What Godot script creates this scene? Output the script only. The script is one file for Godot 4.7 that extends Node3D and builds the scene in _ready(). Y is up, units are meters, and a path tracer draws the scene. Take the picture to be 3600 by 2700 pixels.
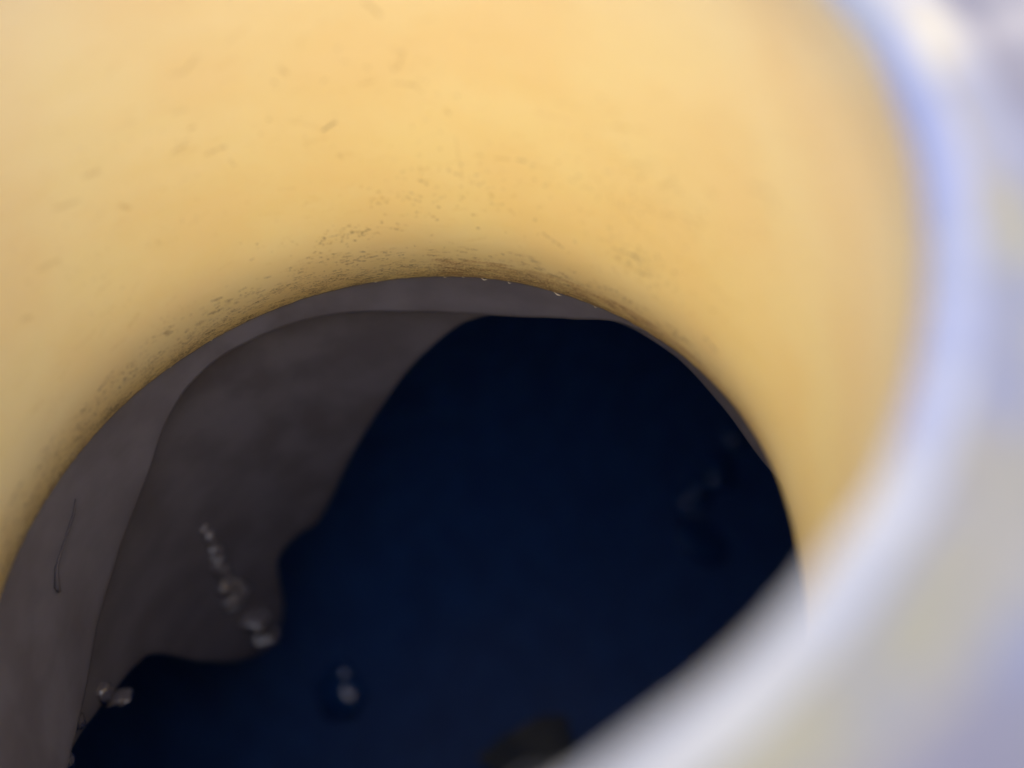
extends Node3D
# A white plastic cleanout pipe standing in the ground, looked into from just above its near rim.
# Everything is laid out round the pipe's upright axis: angle in degrees, radius and depth below the rim in units of U.

const U := 0.05                     # inner radius of the pipe: 5 cm (a four-inch pipe)
const GROUND := 1.22                # depth of the soil line below the rim

# scuffs and dirt marks on the inner wall: [angle, depth, angle, depth, half width, strength]
const MARKS := [
	[181.3, 0.525, 183.0, 0.533, 1.3, 0.3], [183.0, 0.533, 185.6, 0.502, 1.3, 0.25], [195.7, 0.588, 196.2, 0.611, 1.5, 0.35], [181.3, 0.631, 179.6, 0.629, 1.1, 0.25],
	[180.6, 0.689, 181.3, 0.687, 1.3, 0.3], [177.3, 0.737, 179.2, 0.731, 1.3, 0.35], [181.4, 0.78, 184.3, 0.776, 1.3, 0.35], [184.3, 0.824, 184.5, 0.845, 1.3, 0.22],
	[164.9, 0.685, 166.6, 0.69, 2.3, 0.3], [159.1, 0.72, 162.1, 0.734, 1.9, 0.25], [167.0, 0.81, 167.8, 0.833, 1.9, 0.28], [152.6, 0.835, 155.5, 0.849, 2.3, 0.22],
	[194.2, 0.746, 198.7, 0.795, 0.6, 0.4], [198.6, 0.803, 200.9, 0.779, 1.0, 0.6], [209.4, 0.43, 211.1, 0.472, 1.5, 0.4], [211.7, 0.567, 213.2, 0.574, 1.0, 0.25],
	[213.2, 0.574, 212.1, 0.622, 1.5, 0.25], [211.2, 0.608, 211.3, 0.629, 1.0, 0.3], [205.5, 0.669, 208.1, 0.662, 1.0, 0.35], [210.9, 0.668, 214.2, 0.678, 1.0, 0.3],
	[213.2, 0.671, 215.0, 0.699, 1.0, 0.25], [217.8, 0.748, 218.2, 0.764, 1.1, 0.45], [218.6, 0.839, 218.4, 0.921, 0.3, 0.4], [218.4, 0.921, 218.5, 0.98, 0.3, 0.3],
	[221.3, 0.895, 222.6, 0.897, 0.8, 0.4], [224.4, 0.897, 226.7, 0.894, 1.0, 0.4], [193.5, 1.184, 193.7, 1.189, 0.8, 0.8], [194.4, 1.187, 196.8, 1.189, 0.5, 0.6],
	[197.1, 1.191, 199.8, 1.192, 0.3, 0.5], [200.2, 1.191, 201.1, 1.186, 0.5, 0.7], [146.5, 0.915, 147.6, 0.928, 1.9, 0.25], [169.4, 0.979, 169.5, 0.985, 1.1, 0.45],
	[213.5, 1.103, 213.8, 1.108, 0.6, 0.6], [194.2, 1.264, 195.4, 1.265, 0.6, 0.6], [200.0, 0.884, 200.4, 0.91, 0.8, 0.3], [211.4, 1.001, 211.8, 1.005, 0.8, 0.5],
	[209.4, 1.049, 209.8, 1.054, 0.8, 0.5], [231.7, 0.712, 235.3, 0.713, 1.0, 0.2], [244.3, 0.669, 246.6, 0.656, 1.5, 0.25], [247.4, 0.754, 250.2, 0.74, 1.9, 0.18],
	[252.3, 0.777, 254.7, 0.741, 1.9, 0.2], [246.8, 1.086, 249.2, 1.08, 1.1, 0.6], [248.4, 1.137, 251.1, 1.12, 1.0, 0.5], [246.6, 1.112, 247.2, 1.132, 1.0, 0.5],
	[256.7, 0.819, 257.8, 0.817, 1.0, 0.5], [259.3, 0.807, 260.5, 0.804, 1.3, 0.3], [260.8, 0.686, 262.1, 0.678, 1.3, 0.3], [268.3, 0.567, 271.8, 0.534, 1.5, 0.25],
	[271.8, 0.534, 273.6, 0.558, 1.9, 0.25], [271.7, 0.657, 272.9, 0.649, 1.3, 0.25], [262.6, 0.984, 265.0, 0.968, 1.1, 0.35], [265.1, 0.984, 270.7, 0.934, 1.1, 0.22],
	[262.7, 1.197, 265.5, 1.204, 1.0, 0.7], [230.9, 1.147, 234.5, 1.183, 0.6, 0.6], [238.0, 0.881, 238.4, 0.883, 0.8, 0.5], [228.1, 0.888, 229.2, 0.887, 1.0, 0.5],
	[230.1, 0.895, 230.6, 0.896, 0.8, 0.5], [253.3, 0.854, 253.9, 0.85, 1.3, 0.4], [263.3, 1.066, 264.5, 1.053, 1.3, 0.3], [259.5, 1.062, 260.0, 1.067, 1.0, 0.35],
	[238.5, 0.916, 239.0, 0.916, 1.0, 0.3], [241.9, 0.886, 242.3, 0.888, 1.0, 0.3], [296.5, 0.915, 299.1, 0.886, 0.6, 0.4], [300.3, 0.869, 303.1, 0.817, 0.5, 0.35],
]

var rng := RandomNumberGenerator.new()
var wob := FastNoiseLite.new()


func _ready() -> void:
	rng.seed = 4
	wob.seed = 11
	wob.frequency = 1.0
	# ---- camera -------------------------------------------------------------
	var cam := Camera3D.new()
	cam.name = "camera"
	var lens := CameraAttributesPhysical.new()
	lens.frustum_focal_length = 32.97          # 40 degrees high
	lens.frustum_focus_distance = 3.3 * U
	lens.frustum_near = 0.004
	lens.frustum_far = 60.0
	lens.exposure_aperture = 5.6
	cam.attributes = lens
	cam.fov = 40.0
	cam.near = 0.004
	cam.far = 60.0
	cam.position = Vector3(1.238, 1.027, 0.0) * U
	cam.rotation = Vector3(-0.959, 1.251, -0.16)
	add_child(cam)
	cam.current = true
	# ---- sky and sun --------------------------------------------------------
	var env := Environment.new()
	env.background_mode = Environment.BG_SKY
	var sky_look := ProceduralSkyMaterial.new()
	sky_look.sky_top_color = Color(0.68, 0.70, 0.775)
	sky_look.sky_horizon_color = Color(0.82, 0.82, 0.84)
	sky_look.sky_curve = 0.15
	sky_look.ground_bottom_color = Color(0.30, 0.27, 0.22)
	sky_look.ground_horizon_color = Color(0.55, 0.52, 0.48)
	sky_look.sun_angle_max = 1.0
	sky_look.sky_energy_multiplier = 1.28
	var sky := Sky.new()
	sky.sky_material = sky_look
	env.sky = sky
	env.tonemap_mode = Environment.TONE_MAPPER_LINEAR
	env.tonemap_exposure = 1.57
	env.sdfgi_enabled = true
	env.ssao_enabled = true
	env.ssil_enabled = true
	var world := WorldEnvironment.new()
	world.name = "world_environment"
	world.environment = env
	add_child(world)
	var sun := DirectionalLight3D.new()
	sun.name = "sun"
	sun.light_color = Color(1.0, 0.95, 0.86)
	sun.light_energy = 1.0
	sun.light_angular_distance = 0.5
	sun.shadow_enabled = true
	var from := Vector3(cos(deg_to_rad(226.0)) * cos(deg_to_rad(11.0)), sin(deg_to_rad(11.0)), sin(deg_to_rad(226.0)) * cos(deg_to_rad(11.0)))
	add_child(sun)
	sun.look_at_from_position(from * 3.0, Vector3.ZERO)
	# ---- materials ----------------------------------------------------------
	var wall_look := plastic(Color(0.80, 0.70, 0.50), 0.34)
	wall_look.albedo_color = Color.WHITE
	wall_look.albedo_texture = wall_print()
	wall_look.backlight_enabled = true
	wall_look.backlight = Color(1.0, 0.945, 0.68)
	grain(wall_look, 0.006, 9.0, 0.012)
	var rim_look := plastic(Color(0.8, 0.8, 0.8), 0.45)
	rim_look.albedo_color = Color.WHITE
	rim_look.albedo_texture = rim_print()
	rim_look.backlight_enabled = true
	rim_look.backlight = Color(0.8, 0.74, 0.56)
	var lavender_look := plastic(Color(0.52, 0.52, 0.78), 0.6)
	lavender_look.albedo_color = Color.WHITE
	lavender_look.albedo_texture = lavender_print()
	var grey_plastic := plastic(Color(0.40, 0.36, 0.36), 0.5)
	mottle(grey_plastic, Color(0.235, 0.23, 0.285), Color(0.175, 0.165, 0.20), 21)
	var shadow_blue_look := plastic(Color(0.02, 0.03, 0.07), 0.6)
	mottle(shadow_blue_look, Color(0.024, 0.095, 0.34), Color(0.018, 0.072, 0.27), 41)  # blue tint of the deep shadow is put into this albedo
	var shred_look := plastic(Color(0.78, 0.70, 0.55), 0.5)
	var dirt_look := plastic(Color(0.12, 0.11, 0.13), 0.9)
	var wet_grey := plastic(Color(0.19, 0.18, 0.22), 0.10)
	var wet_blue := plastic(Color(0.021, 0.085, 0.30), 0.10)  # repeats the shadow blue painted on the main wall
	for wet in [wet_grey, wet_blue]:
		wet.metallic_specular = 1.0
		wet.clearcoat_enabled = true
		wet.clearcoat = 1.0
		wet.clearcoat_roughness = 0.05
	var silt_look := plastic(Color(0.10, 0.08, 0.05), 0.9)
	mottle(silt_look, Color(0.15, 0.15, 0.15), Color(0.09, 0.10, 0.12), 51)
	var soil_look := plastic(Color(0.20, 0.16, 0.11), 0.95)
	mottle(soil_look, Color(0.42, 0.36, 0.27), Color(0.28, 0.23, 0.17), 61)
	# ---- the setting: soil round the pipe -----------------------------------
	var soil := ring_sheet([[1.14, GROUND + 0.02], [1.6, GROUND], [3.0, GROUND - 0.05], [8.0, GROUND], [60.0, GROUND], [400.0, GROUND]], 96, 0.012)
	var ground := obj("soil_ground", soil, soil_look)
	ground.set_meta("kind", "structure")
	# ---- the cleanout pipe --------------------------------------------------
	var pipe := thing("cleanout_pipe", "cream white plastic pipe with scuffed yellowed inner wall and thick pale rim", "pipe", Vector3(0, -1.5, 0) * U)
	obj("pipe_wall", pipe_wall(), wall_look, pipe)
	obj("lavender_band", lathe([[0.994, 0.028], [0.997, 0.018], [1.004, 0.009], [1.016, 0.003], [1.032, -0.001], [1.050, -0.002]], 0.008, 0.0, 1.0), lavender_look, pipe)  # ring of lavender colour on the inner bevel
	obj("rim", lathe([[1.050, -0.002], [1.075, 0.000], [1.115, 0.002], [1.130, 0.006], [1.145, 0.004], [1.170, 0.000], [1.240, 0.000], [1.290, 0.002], [1.305, 0.010], [1.310, 0.025], [1.305, 0.040], [1.290, 0.050], [1.140, 0.056]], 0.008, 0.0, 1.0), rim_look, pipe)
	for a in [[198.9, 1.079, 0.016, 0.5], [183.6, 1.080, 0.010, 0.3], [169.8, 1.077, 0.010, -0.4], [210.8, 1.077, 0.012, 0.2], [214.0, 1.077, 0.009, 0.1], [217.6, 1.076, 0.018, 0.15], [222.0, 1.075, 0.010, 0.2], [230.6, 1.074, 0.022, 0.5], [237.5, 1.075, 0.009, -0.2], [161.9, 1.078, 0.012, 0.2], [176.0, 1.080, 0.007, 0.6], [204.5, 1.080, 0.007, 0.3]]:
		obj("plastic_shred", shred(a[0], a[1], 1.502, a[2], a[3]), shred_look, pipe)
	obj("plastic_nub", bead(at(357.7, 0.985, 0.03), Vector3(0.009, 0.007, 0.007), deg_to_rad(350.0), 7), rim_look, pipe)
	# ---- the collar below it ------------------------------------------------
	var collar := thing("pipe_collar", "grey plastic collar ring just below the scuffed edge of the yellow pipe", "pipe collar", Vector3(0, -1.8, 0) * U)
	obj("collar_wall", banded(1.100, 1.155, 1.506, [[90, 2.0], [100, 2.07], [115, 2.14], [132, 2.05], [143, 1.95], [150, 1.86], [156, 1.755], [162, 1.68], [169, 1.64], [178, 1.635], [188, 1.655], [204, 1.725], [220, 1.735], [232, 1.67], [241, 1.585], [252, 1.56], [268, 1.56], [285, 1.56], [320, 1.7], [20, 1.8], [60, 1.9]]), grey_plastic, collar)
	obj("dried_drip", tube([at(137.5, 1.097, 1.64), at(135.6, 1.097, 1.673), at(129.4, 1.097, 1.717), at(127.6, 1.096, 1.727), at(125.3, 1.095, 1.769), at(125.1, 1.095, 1.79)], [0.002, 0.0035, 0.003, 0.005, 0.009, 0.005]), dirt_look, collar)
	# ---- the branch that hangs into the buried pipe -------------------------
	var branch := thing("branch_fitting", "dim grey branch fitting with a wavy cut end hanging below the grey collar", "pipe fitting", Vector3(0, -3.6, 0) * U)
	obj("branch_wall", banded(1.240, 1.300, 1.60, [[90, 2.3], [110, 2.40], [120, 2.56], [128, 2.68], [132, 2.78], [137, 3.15], [143, 3.48], [149, 3.64], [154, 3.60], [157.5, 3.45], [161, 3.13], [167, 3.06], [173, 3.03], [183, 2.72], [193, 2.41], [201, 2.17], [210, 1.97], [222, 1.86], [236, 1.80], [247, 1.83], [257, 1.92], [266, 2.00], [275, 1.95], [285, 1.85], [320, 2.0], [20, 2.1], [60, 2.2]]), grey_plastic, branch)
	# ---- the buried main ----------------------------------------------------
	var main := thing("buried_main", "dark hollow of the buried pipe seen through the opening, shadow navy painted into its colour", "drain pipe", Vector3(0, -5.2, 0) * U)
	obj("main_wall", main_wall(), shadow_blue_look, main)
	# ---- mud on its floor ---------------------------------------------------
	var mud := obj("mud_clump", bead(Vector3(-0.66, -5.20, -0.32) * U, Vector3(0.32, 0.025, 0.26), 0.7, 3, 24, 0.15), silt_look)
	tag(mud, "dim mud clump low in the dark hollow, just above the blurred near rim", "mud clump")
	# ---- water clinging inside ------------------------------------------------
	var trail := SurfaceTool.new()
	trail.begin(Mesh.PRIMITIVE_TRIANGLES)
	for p in [[153.0, 2.53, 0.020], [153.2, 2.58, 0.028], [152.6, 2.63, 0.022], [153.0, 2.69, 0.034], [152.2, 2.74, 0.036], [152.6, 2.80, 0.044], [151.4, 2.84, 0.030], [151.4, 2.90, 0.044], [150.4, 2.93, 0.034], [151.8, 2.97, 0.034], [149.6, 3.00, 0.040], [150.8, 3.04, 0.052], [149.0, 3.07, 0.036], [151.8, 3.09, 0.038], [150.2, 3.13, 0.040]]:
		for n in 4:
			var size: float = p[2] * rng.randf_range(0.35, 0.8)
			var spread: float = p[2] * 0.9
			var deg: float = p[0] + rad_to_deg(rng.randf_range(-spread, spread) / 1.238)
			trail.append_from(drop(at(deg, 1.238, p[1] + rng.randf_range(-spread, spread)), deg, Vector3(size * 1.2, size * 0.7, size), rng.randf_range(-0.5, 0.5), rng.randi() % 50), 0, Transform3D.IDENTITY)
	var trickle := obj("water_trickle", trail.commit(), wet_grey)
	tag(trickle, "wet beaded trickle down the grey branch fitting above two glinting droplets", "trickle of water")
	var drops := [
		[at(150.9, 1.238, 3.30), Vector3(0.085, 0.034, 0.085), 150.9, -0.5, 0, "upper one of two glinting droplets side by side at the fitting's lower end"],
		[at(150.1, 1.238, 3.463), Vector3(0.085, 0.032, 0.085), 150.1, -0.5, 0, "lower one of two glinting droplets side by side at the fitting's lower end"],
		[Vector3(-1.235, -4.81, 0.52) * U, Vector3(0.16, 0.07, 0.17), 157.0, 0.5, 1, "lone large glinting droplet on the shadow-tinted buried pipe, below the two paired droplets"],
		[at(120.9, 1.238, 2.50), Vector3(0.036, 0.040, 0.030), 120.9, 0.0, 0, "small round droplet beside the grey collar at lower left"],
		[at(122.2, 1.238, 2.63), Vector3(0.055, 0.02, 0.045), 122.2, -0.6, 0, "thin slanting droplet just right of the small round one at lower left"],
		[at(114.2, 1.238, 2.36), Vector3(0.030, 0.060, 0.026), 114.2, 0.2, 0, "dull upright droplet on the fitting's edge near the bottom left"],
		[at(108.0, 1.238, 2.33), Vector3(0.032, 0.040, 0.030), 108.0, 0.0, 0, "droplet at the very bottom left corner of the dark hollow beside the collar"],
		[Vector3(-1.495, -4.535, -2.255) * U, Vector3(0.11, 0.05, 0.12), 200.0, 0.0, 1, "faint droplet highest on the right side of the dark hollow"],
		[Vector3(-1.38, -4.68, -2.065) * U, Vector3(0.12, 0.07, 0.15), 200.0, -0.2, 1, "tall narrow droplet below the highest one on the right side"],
		[Vector3(-1.35, -4.66, -1.89) * U, Vector3(0.10, 0.04, 0.10), 200.0, 0.3, 1, "small droplet left of the tall narrow one on the right side"],
		[Vector3(-1.335, -4.765, -1.856) * U, Vector3(0.13, 0.06, 0.13), 200.0, 0.1, 1, "ragged droplet leftmost on the right side of the dark hollow"],
		[Vector3(-1.10, -4.925, -1.836) * U, Vector3(0.20, 0.06, 0.15), 200.0, -0.6, 1, "wide slanting droplet lowest on the right side of the dark hollow"],
	]
	for n in drops.size():
		var a = drops[n]
		var f := obj("water_droplet", drop(a[0], a[2], a[1], a[3], n), [wet_grey, wet_blue][a[4]])
		tag(f, a[5], "water droplet", "water droplets clinging inside the dark pipe")


# ---- naming ------------------------------------------------------------------
func thing(called: String, label: String, category: String, where: Vector3) -> Node3D:
	var o := Node3D.new()
	o.name = called
	add_child(o, true)
	o.position = where
	tag(o, label, category)
	return o


func tag(o: Node, label: String, category: String, group := "") -> void:
	o.set_meta("label", label)
	o.set_meta("category", category)
	if group:
		o.set_meta("group", group)


var taken := {}

func obj(called: String, shape: Mesh, look: Material, parent: Node3D = self) -> MeshInstance3D:
	var o := MeshInstance3D.new()
	var key := str(parent.get_instance_id()) + called
	var n: int = taken.get(key, 0)
	taken[key] = n + 1
	o.name = called if n == 0 else "%s_%03d" % [called, n]
	o.mesh = shape
	o.material_override = look
	parent.add_child(o, true)
	if parent != self:
		o.position = -parent.position      # shapes are written round the rim's centre
	return o


# ---- materials ---------------------------------------------------------------
func plastic(lin: Color, rough: float) -> StandardMaterial3D:
	var m := StandardMaterial3D.new()
	m.albedo_color = lin.linear_to_srgb()
	m.roughness = rough
	m.cull_mode = BaseMaterial3D.CULL_DISABLED
	return m


func noise_texture(seed_: int, freq: float, octaves := 4) -> NoiseTexture2D:
	var n := FastNoiseLite.new()
	n.seed = seed_
	n.frequency = freq
	n.fractal_octaves = octaves
	var t := NoiseTexture2D.new()
	t.width = 512
	t.height = 512
	t.seamless = true
	t.noise = n
	return t


func grain(m: StandardMaterial3D, freq: float, repeat: float, deep: float) -> void:
	m.heightmap_enabled = true
	m.heightmap_scale = deep
	m.heightmap_texture = noise_texture(77, freq * 4.0, 5)


func mottle(m: StandardMaterial3D, a: Color, b: Color, seed_: int) -> void:
	var t := noise_texture(seed_, 0.012, 5)
	var g := Gradient.new()
	g.set_color(0, b.linear_to_srgb())
	g.set_color(1, a.linear_to_srgb())
	g.set_offset(0, 0.25)
	g.set_offset(1, 0.75)
	t.color_ramp = g
	m.albedo_color = Color.WHITE
	m.albedo_texture = t
	m.uv1_triplanar = true
	m.uv1_scale = Vector3.ONE * 12.0


func noise_picture(seed_: int, freq: float, w: int, h: int, octaves: int) -> Image:
	var n := FastNoiseLite.new()
	n.seed = seed_
	n.frequency = freq
	n.fractal_octaves = octaves
	return n.get_image(w, h, false, false, true)


const PW := 2048
const PH := 1024

func px(deg: float, d: float) -> Vector2:
	return Vector2((deg - 90.0) / 220.0 * PW, d / 1.6 * PH)


func wall_print() -> ImageTexture:
	# cream plastic with ochre blotches, then scuffs and specks of dirt
	var big := noise_picture(5, 0.004, PW, PH, 3)
	var fine := noise_picture(6, 0.05, PW, PH, 4)
	var im := Image.create(PW, PH, false, Image.FORMAT_RGB8)
	var lo := Color(0.905, 0.835, 0.71).linear_to_srgb()
	var hi := Color(0.92, 0.875, 0.775).linear_to_srgb()
	for y in PH:
		for x in PW:
			var k := big.get_pixel(x, y).r * 0.8 + fine.get_pixel(x, y).r * 0.2
			im.set_pixel(x, y, lo.lerp(hi, smoothstep(0.25, 0.75, k)))
	var ochre := Color(0.52, 0.38, 0.20).linear_to_srgb()
	var black := Color(0.055, 0.05, 0.055).linear_to_srgb()
	var slate := Color(0.07, 0.075, 0.11).linear_to_srgb()
	var brown := Color(0.30, 0.20, 0.13).linear_to_srgb()
	for m in MARKS:
		stroke(im, px(m[0], m[1]), px(m[2], m[3]), maxf(m[4] * 2.5, 1.6), m[5] * (1.1 if m[4] > 1.1 else 0.8 if m[4] > 0.7 else 0.55), black if m[5] > 0.45 else ochre.lerp(black, 0.3))
	# faint old scratches everywhere
	for n in 420:
		var p := px(rng.randf_range(95, 305), rng.randf_range(0.1, 1.3))
		var v := Vector2.from_angle(rng.randf_range(-0.6, 0.3)) * rng.randf_range(4, 38)
		stroke(im, p, p + v, rng.randf_range(0.9, 3.4), rng.randf_range(0.05, 0.22), ochre)
	# scattered specks
	var patchy := FastNoiseLite.new()
	patchy.seed = 19
	patchy.frequency = 1.0
	for n in 2200:
		var d := 1.5 - pow(rng.randf(), 1.3) * 1.0
		var deg := rng.randf_range(140, 292)
		if patchy.get_noise_2d(deg * 0.07, d * 4.0) < rng.randf_range(-0.1, 0.5):
			continue
		var p := px(deg, d)
		stroke(im, p, p + Vector2(rng.randf_range(-3, 3), rng.randf_range(-1.5, 1.5)), rng.randf_range(0.7, 1.6), rng.randf_range(0.10, 0.45), black.lerp(ochre, rng.randf()))
	# sprays of specks where the photograph has them: [angle, depth, spread in degrees, spread in depth, count]
	for s in [[249.0, 1.10, 3.2, 0.045, 150], [252.0, 0.80, 7.0, 0.07, 110], [246.0, 0.90, 7.0, 0.10, 90], [212.0, 1.05, 8.0, 0.06, 90], [222.0, 0.98, 6.0, 0.08, 50], [199.0, 1.19, 4.0, 0.02, 50], [195.0, 1.27, 5.0, 0.05, 60], [208.0, 0.63, 7.0, 0.05, 24], [258.0, 0.86, 6.0, 0.10, 60]]:
		for n in s[4]:
			var p := px(s[0] + rng.randfn() * s[2], s[1] + rng.randfn() * s[3])
			stroke(im, p, p + Vector2(rng.randf_range(-5, 5), rng.randf_range(-3, 3)), rng.randf_range(0.9, 2.4), rng.randf_range(0.12, 0.5), black.lerp(ochre, rng.randf()))
	# the rubbed edge: streaks along the lip, in clusters
	var cl := FastNoiseLite.new()
	cl.seed = 9
	cl.frequency = 1.0
	for n in 16000:
		var deg := rng.randf_range(110, 300)
		var d := 1.512 - pow(rng.randf(), 1.7) * 0.24
		var c := cl.get_noise_2d(deg * 0.16, d * 16.0) + 0.5 * cl.get_noise_2d(deg * 0.9, d * 40.0)
		if c < rng.randf_range(-0.12, 0.62):
			continue
		var p := px(deg, d)
		var v := Vector2(1.0 + 13.0 * pow(rng.randf(), 2.0), rng.randf_range(-2.5, 2.5))
		stroke(im, p, p + v, rng.randf_range(0.7, 1.3) if rng.randf() < 0.9 else rng.randf_range(1.3, 2.8), 0.10 + 0.6 * pow(rng.randf(), 2.0), slate.lerp(brown, rng.randf()))
	# fine grey rubbing in between
	for n in 14000:
		var deg := rng.randf_range(112, 296)
		var d := 1.515 - absf(rng.randfn()) * 0.075
		if cl.get_noise_2d(deg * 0.1 - 30.0, d * 9.0) < rng.randf_range(-0.5, 0.35):
			continue
		var p := px(deg, d)
		stroke(im, p, p + Vector2(rng.randf_range(1, 8), rng.randf_range(-2, 2)), rng.randf_range(1.1, 3.0), rng.randf_range(0.06, 0.22), slate.lerp(brown, rng.randf()))
	# reddish rub marks on the edge towards the right
	var rust := Color(0.42, 0.23, 0.18).linear_to_srgb()
	for n in 9000:
		var deg := rng.randf_range(210, 276)
		var d := 1.515 - pow(rng.randf(), 1.4) * 0.17
		if cl.get_noise_2d(deg * 0.3 + 50.0, d * 22.0) < rng.randf_range(-0.4, 0.4):
			continue
		var p := px(deg, d)
		stroke(im, p, p + Vector2(rng.randf_range(3, 26), rng.randf_range(-2, 2)), rng.randf_range(0.8, 2.6), rng.randf_range(0.06, 0.20), rust.lerp(brown, rng.randf()))
	# grime caught along the left edge
	for s in [[129.5, 1.485, 40], [133.5, 1.475, 50], [127.0, 1.495, 40], [150.0, 1.46, 60], [139.0, 1.48, 40]]:
		for n in s[2]:
			var p := px(s[0] + rng.randfn() * 1.2, s[1] + rng.randfn() * 0.014)
			stroke(im, p, p + Vector2(rng.randf_range(-6, 6), rng.randf_range(-3, 3)), rng.randf_range(1.0, 2.6), rng.randf_range(0.10, 0.4), black.lerp(brown, 0.3))
	return ImageTexture.create_from_image(im)


func stroke(im: Image, a: Vector2, b: Vector2, r: float, strength: float, c: Color) -> void:
	var x0 := int(minf(a.x, b.x) - r - 1.0)
	var x1 := int(maxf(a.x, b.x) + r + 1.0)
	var y0 := int(minf(a.y, b.y) - r - 1.0)
	var y1 := int(maxf(a.y, b.y) + r + 1.0)
	var ab := b - a
	var l2 := maxf(ab.length_squared(), 1e-4)
	for y in range(maxi(y0, 0), mini(y1, PH - 1) + 1):
		for x in range(maxi(x0, 0), mini(x1, PW - 1) + 1):
			var p := Vector2(x, y)
			var t := clampf((p - a).dot(ab) / l2, 0.0, 1.0)
			var g := p.distance_to(a + ab * t) / r
			if g < 1.0:
				var k := 1.35 * strength * (1.0 - g * g) * smoothstep(-0.30, 0.30, wob.get_noise_2d(x * 0.21, y * 0.21) + (0.25 if r < 1.3 else 0.0))
				im.set_pixel(x, y, im.get_pixel(x, y).lerp(c, clampf(k, 0.0, 0.95)))


func rim_print() -> ImageTexture:
	# u round the rim, v outwards: chalky white with cement and lavender smears
	var w := 2048
	var h := 128
	var a := noise_picture(15, 0.012, w, h, 4)
	var b := noise_picture(16, 0.007, w, h, 4)
	var c := noise_picture(17, 0.06, w, h, 3)
	var im := Image.create(w, h, false, Image.FORMAT_RGB8)
	var white := Color(0.46, 0.44, 0.41).linear_to_srgb()
	var cement := Color(0.45, 0.43, 0.31).linear_to_srgb()
	var lavender_tone := Color(0.31, 0.335, 0.49).linear_to_srgb()
	var dull_lavender := Color(0.26, 0.25, 0.35).linear_to_srgb()
	for y in h:
		for x in w:
			# smears run along the rim
			var col := white.lerp(white.darkened(0.12), c.get_pixel(x, y).r)
			col = col.lerp(cement, 0.8 * smoothstep(0.54, 0.70, a.get_pixel(x / 3 + 100, y).r))
			col = col.lerp(dull_lavender, 0.75 * smoothstep(0.54, 0.66, b.get_pixel(x / 3 + 900, y).r))
			# ragged lavender running over onto the rim, on one side of the mouth
			var side := absf(float(x) / w - 0.84) / 0.09
			col = col.lerp(lavender_tone, 0.8 * smoothstep(0.05, 0.25, a.get_pixel(x / 2, h - 1 - y).r - 0.25 - 0.5 * float(y) / h - 0.15 * side * side))
			im.set_pixel(x, y, col)
	return ImageTexture.create_from_image(im)


func lavender_print() -> ImageTexture:
	var w := 1024
	var h := 64
	var a := noise_picture(25, 0.022, w, h, 4)
	var im := Image.create(w, h, false, Image.FORMAT_RGB8)
	var lilac := Color(0.31, 0.335, 0.49).linear_to_srgb()
	var pale := Color(0.43, 0.43, 0.45).linear_to_srgb()
	for y in h:
		for x in w:
			# lavender on one side of the mouth only, thinning out raggedly round it
			var fade := 0.55 * absf(float(x) / w - 0.84) / 0.07
			im.set_pixel(x, y, lilac.lerp(pale, smoothstep(0.30, 0.75, a.get_pixel(x, y).r * 0.8 + fade - 0.25)))
	return ImageTexture.create_from_image(im)


# ---- shapes ------------------------------------------------------------------
func at(deg: float, r: float, d: float) -> Vector3:
	var a := deg_to_rad(deg)
	return Vector3(cos(a) * r, -d, sin(a) * r) * U


func grid(points: Array, uvs: Array, across: int, flip := false) -> ArrayMesh:
	# points row by row, each row `across` long
	var st := SurfaceTool.new()
	st.begin(Mesh.PRIMITIVE_TRIANGLES)
	for n in points.size():
		st.set_uv(uvs[n])
		st.add_vertex(points[n])
	var rows := points.size() / across
	for j in rows - 1:
		for i in across - 1:
			var a := j * across + i
			var b := a + across
			for k in ([a, b, a + 1, a + 1, b, b + 1] if flip else [a, a + 1, b, a + 1, b + 1, b]):
				st.add_index(k)
	st.generate_normals()
	return st.commit()


func lathe(profile: Array, rough_: float, u0: float, u1: float, seg := 240) -> ArrayMesh:
	# profile: [radius, depth] pairs; smoothed and turned about the axis
	var pts := []
	var uvs := []
	for j in profile.size():
		for i in seg + 1:
			var deg := 360.0 * (i % seg) / seg
			var r: float = profile[j][0]
			var n := wob.get_noise_3d(cos(deg_to_rad(deg)) * 4.0, 0.7, sin(deg_to_rad(deg)) * 4.0) + 0.4 * wob.get_noise_3d(cos(deg_to_rad(deg)) * 11.0, r * 9.0, sin(deg_to_rad(deg)) * 11.0)
			pts.append(at(deg, r * (1.0 + rough_ * n) + bulge(deg), profile[j][1] + rough_ * 0.6 * n))
			uvs.append(Vector2(lerpf(u0, u1, float(i) / seg), float(j) / (profile.size() - 1)))
	return grid(pts, uvs, seg + 1)


func bulge(deg: float) -> float:
	# the mouth is a little out of round
	return 0.012 * exp(-pow((deg - 331.0) / 15.0, 2.0))


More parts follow.
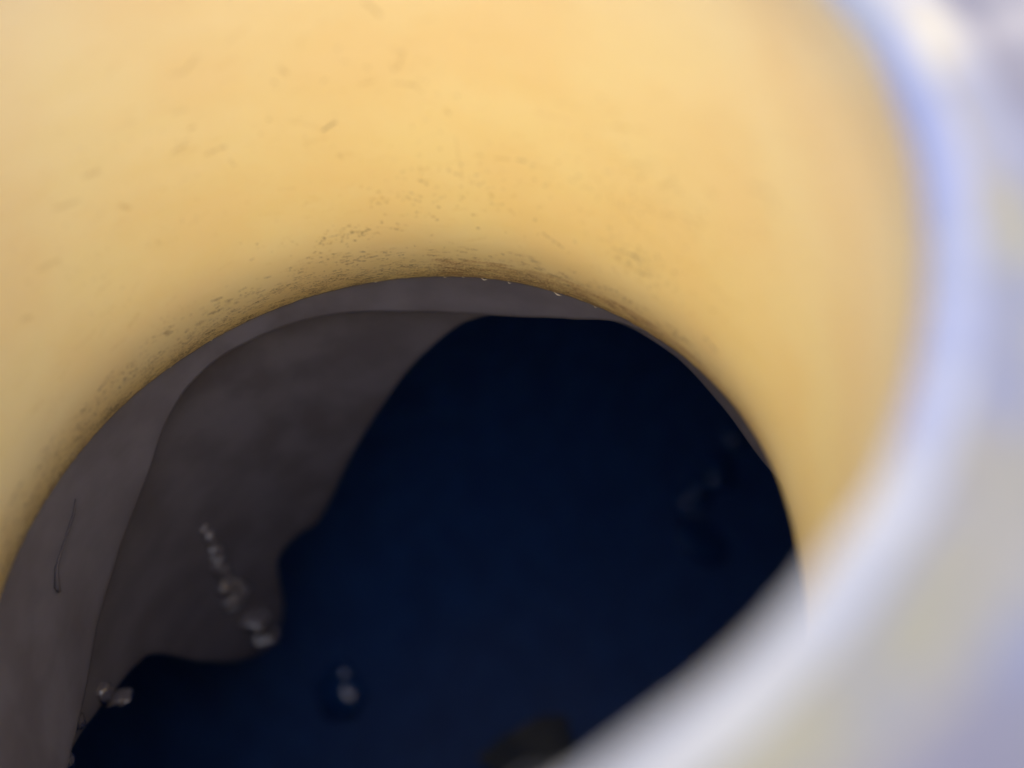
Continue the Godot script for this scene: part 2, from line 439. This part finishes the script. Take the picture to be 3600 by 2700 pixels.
func pipe_wall() -> ArrayMesh:
	var seg := 400
	var prof := []
	for j in 57:
		var d := lerpf(0.028, 1.20, j / 56.0)
		prof.append([0.994 + 0.006 * smoothstep(0.028, 0.2, d), d])
	for j in range(1, 31):
		var t := j / 30.0
		prof.append([1.0 + 0.078 * pow(t, 2.3), 1.20 + 0.302 * t])
	var inner := prof.size()
	prof.append([1.086, 1.505])
	prof.append([1.110, 1.502])
	prof.append([1.128, 1.48])
	prof.append([1.130, 0.9])
	prof.append([1.130, 0.058])
	var pts := []
	var uvs := []
	for j in prof.size():
		for i in seg + 1:
			var deg := 90.0 + 360.0 * (i % seg) / seg
			var c := cos(deg_to_rad(deg))
			var s := sin(deg_to_rad(deg))
			var d: float = prof[j][1]
			var r: float = prof[j][0] + 0.004 * wob.get_noise_3d(c * 1.6, d * 1.6, s * 1.6) + bulge(fposmod(deg, 360.0)) * (1.0 - smoothstep(0.0, 0.35, d))
			if j >= inner - 2 and j < inner + 2:      # a rough sawn edge
				r += 0.0022 * wob.get_noise_3d(c * 30.0, 7.0, s * 30.0) + 0.0012 * wob.get_noise_3d(c * 90.0, 3.0, s * 90.0)
			pts.append(at(deg, r, d))
			uvs.append(Vector2(360.0 * i / seg / 220.0, d / 1.6))
	return grid(pts, uvs, seg + 1)


func depth_at(deg: float, keys: Array) -> float:
	# smooth interpolation of [angle, depth] keys round the circle; keys run up from 90 degrees
	var list := []
	for k in keys:
		list.append([float(k[0]) if k[0] >= 90 else k[0] + 360.0, float(k[1])])
	list.append([list[0][0] + 360.0, list[0][1]])
	var a := fposmod(deg - 90.0, 360.0) + 90.0
	for n in list.size() - 1:
		if a >= list[n][0] and a <= list[n + 1][0]:
			var before: float = list[n - 1][1] if n > 0 else list[n][1]
			var after: float = list[n + 2][1] if n + 2 < list.size() else list[n + 1][1]
			return cubic_interpolate(list[n][1], list[n + 1][1], before, after, (a - list[n][0]) / (list[n + 1][0] - list[n][0]))
	return list[0][1]


func banded(r_in: float, r_out: float, top: float, keys: Array) -> ArrayMesh:
	# a ring of plastic with an end cut to a wavy line, its cut edge rounded
	var seg := 300
	var pts := []
	var uvs := []
	var n := 16
	var th := r_out - r_in
	for j in n + 8:
		for i in seg + 1:
			var deg := 90.0 + 360.0 * (i % seg) / seg
			var end := depth_at(deg, keys)
			var r := r_in
			var d := 0.0
			if j <= n:
				d = lerpf(top, end - th * 0.5, float(j) / n)
			elif j <= n + 5:
				var a := PI * (j - n) / 6.0
				r = r_in + th * 0.5 * (1.0 - cos(a))
				d = end - th * 0.5 + th * 0.5 * sin(a)
			elif j == n + 6:
				r = r_out
				d = end - th * 0.5
			else:
				r = r_out
				d = top
			r += 0.006 * wob.get_noise_3d(cos(deg_to_rad(deg)) * 2.0, d * 2.0 + 9.0, sin(deg_to_rad(deg)) * 2.0)
			pts.append(at(deg, r, d))
			uvs.append(Vector2(i * 4.0 / seg, d))
	return grid(pts, uvs, seg + 1)


func main_wall() -> ArrayMesh:
	# a level pipe along z with a round opening in its crown, closed at both ends
	var st := SurfaceTool.new()
	st.begin(Mesh.PRIMITIVE_TRIANGLES)
	var rad := 1.9
	var mid := 3.4
	var seg := 96
	var rows := 90
	var long := 7.0
	for j in rows:
		for i in seg:
			var q := []
			for e in [[0, 0], [1, 0], [1, 1], [0, 1]]:
				var a: float = TAU * (i + e[0]) / seg
				var z: float = lerpf(-long, long, float(j + e[1]) / rows)
				var rr := rad + 0.02 * wob.get_noise_3d(cos(a) * 2.5, z * 1.2, sin(a) * 2.5)
				q.append(Vector3(cos(a) * rr, -mid + sin(a) * rr, z) * U)
			var c: Vector3 = (q[0] + q[2]) * 0.5
			if c.y > -mid * U and Vector2(c.x, c.z).length() < 1.27 * U:
				continue
			for k in [0, 2, 1, 0, 3, 2]:
				st.add_vertex(q[k])
	for side in [-1.0, 1.0]:
		for i in seg:
			var a := TAU * i / seg
			var b := TAU * (i + 1) / seg
			st.add_vertex(Vector3(0, -mid, side * long) * U)
			st.add_vertex(Vector3(cos(a) * rad, -mid + sin(a) * rad, side * long) * U)
			st.add_vertex(Vector3(cos(b) * rad, -mid + sin(b) * rad, side * long) * U)
	st.index()
	st.generate_normals()
	return st.commit()


func ring_sheet(profile: Array, seg: int, bumps: float) -> ArrayMesh:
	var pts := []
	var uvs := []
	for j in profile.size():
		for i in seg + 1:
			var deg := 360.0 * (i % seg) / seg
			var r: float = profile[j][0]
			var p := at(deg, r, profile[j][1])
			p.y += bumps * U * wob.get_noise_2d(p.x / U * 3.0, p.z / U * 3.0) * minf(r, 6.0)
			pts.append(p)
			uvs.append(Vector2(p.x, p.z))
	return grid(pts, uvs, seg + 1)


func tube(path: Array, radii: Array) -> ArrayMesh:
	var pts := []
	var uvs := []
	var seg := 8
	for j in path.size():
		var along: Vector3 = (path[mini(j + 1, path.size() - 1)] - path[maxi(j - 1, 0)]).normalized()
		var x := along.cross(Vector3(0.3, 0.1, 0.9)).normalized()
		var y := along.cross(x)
		for i in seg + 1:
			var a := TAU * i / seg
			var r: float = radii[j] * U
			pts.append(path[j] + (x * cos(a) + y * sin(a)) * r)
			uvs.append(Vector2(float(i) / seg, j))
	return grid(pts, uvs, seg + 1)


func shred(deg: float, r: float, d: float, size: float, slant: float) -> ArrayMesh:
	# a thin torn sliver of plastic left on the sawn edge
	var a := at(deg - size * 30.0, r, d - 0.004)
	var m := at(deg, r - 0.002, d + size * 0.10)
	var b := at(deg + size * 30.0, r, d + size * slant * 0.35)
	return tube([a, (a + m) * 0.5, m, (m + b) * 0.5, b], [0.0005, size * 0.09, size * 0.13, size * 0.08, 0.0004])


func bead(where: Vector3, half: Vector3, turn: float, seed_: int, seg := 14, uneven := 0.45) -> ArrayMesh:
	# an uneven lump, half sizes in units of U
	var pts := []
	var uvs := []
	var turned := Basis(Vector3.UP, turn)
	for j in seg + 1:
		for i in seg + 1:
			var a := TAU * (i % seg) / seg
			var b := PI * j / seg
			var v := Vector3(sin(b) * cos(a), cos(b), sin(b) * sin(a))
			var k := 1.0 + uneven * wob.get_noise_3d(v.x * 1.4 + seed_ * 5.0, v.y * 1.4, v.z * 1.4)
			pts.append(where + turned * (v * half * k) * U)
			uvs.append(Vector2(float(i) / seg, float(j) / seg))
	return grid(pts, uvs, seg + 1)


func drop(where: Vector3, deg: float, half: Vector3, slant: float, seed_: int) -> ArrayMesh:
	# a bead of water on a wall that faces the axis: half = across, upright, outwards
	var pts := []
	var uvs := []
	var face := deg_to_rad(deg)
	var out := Vector3(cos(face), 0, sin(face))
	var right := Vector3(-sin(face), 0, cos(face))
	var seg := 16
	for j in seg + 1:
		for i in seg + 1:
			var a := TAU * (i % seg) / seg
			var b := PI * j / seg
			var v := Vector3(sin(b) * cos(a), sin(b) * sin(a), cos(b))
			var k := 1.0 + 0.45 * wob.get_noise_3d(v.x * 1.1 + seed_ * 7.0, v.y * 1.1, v.z * 1.1)
			var p := Vector2(v.x * half.x, v.y * half.y).rotated(slant) * k
			pts.append(where + (right * p.x + Vector3.UP * p.y + out * v.z * half.z * k) * U)
			uvs.append(Vector2(float(i) / seg, float(j) / seg))
	return grid(pts, uvs, seg + 1)
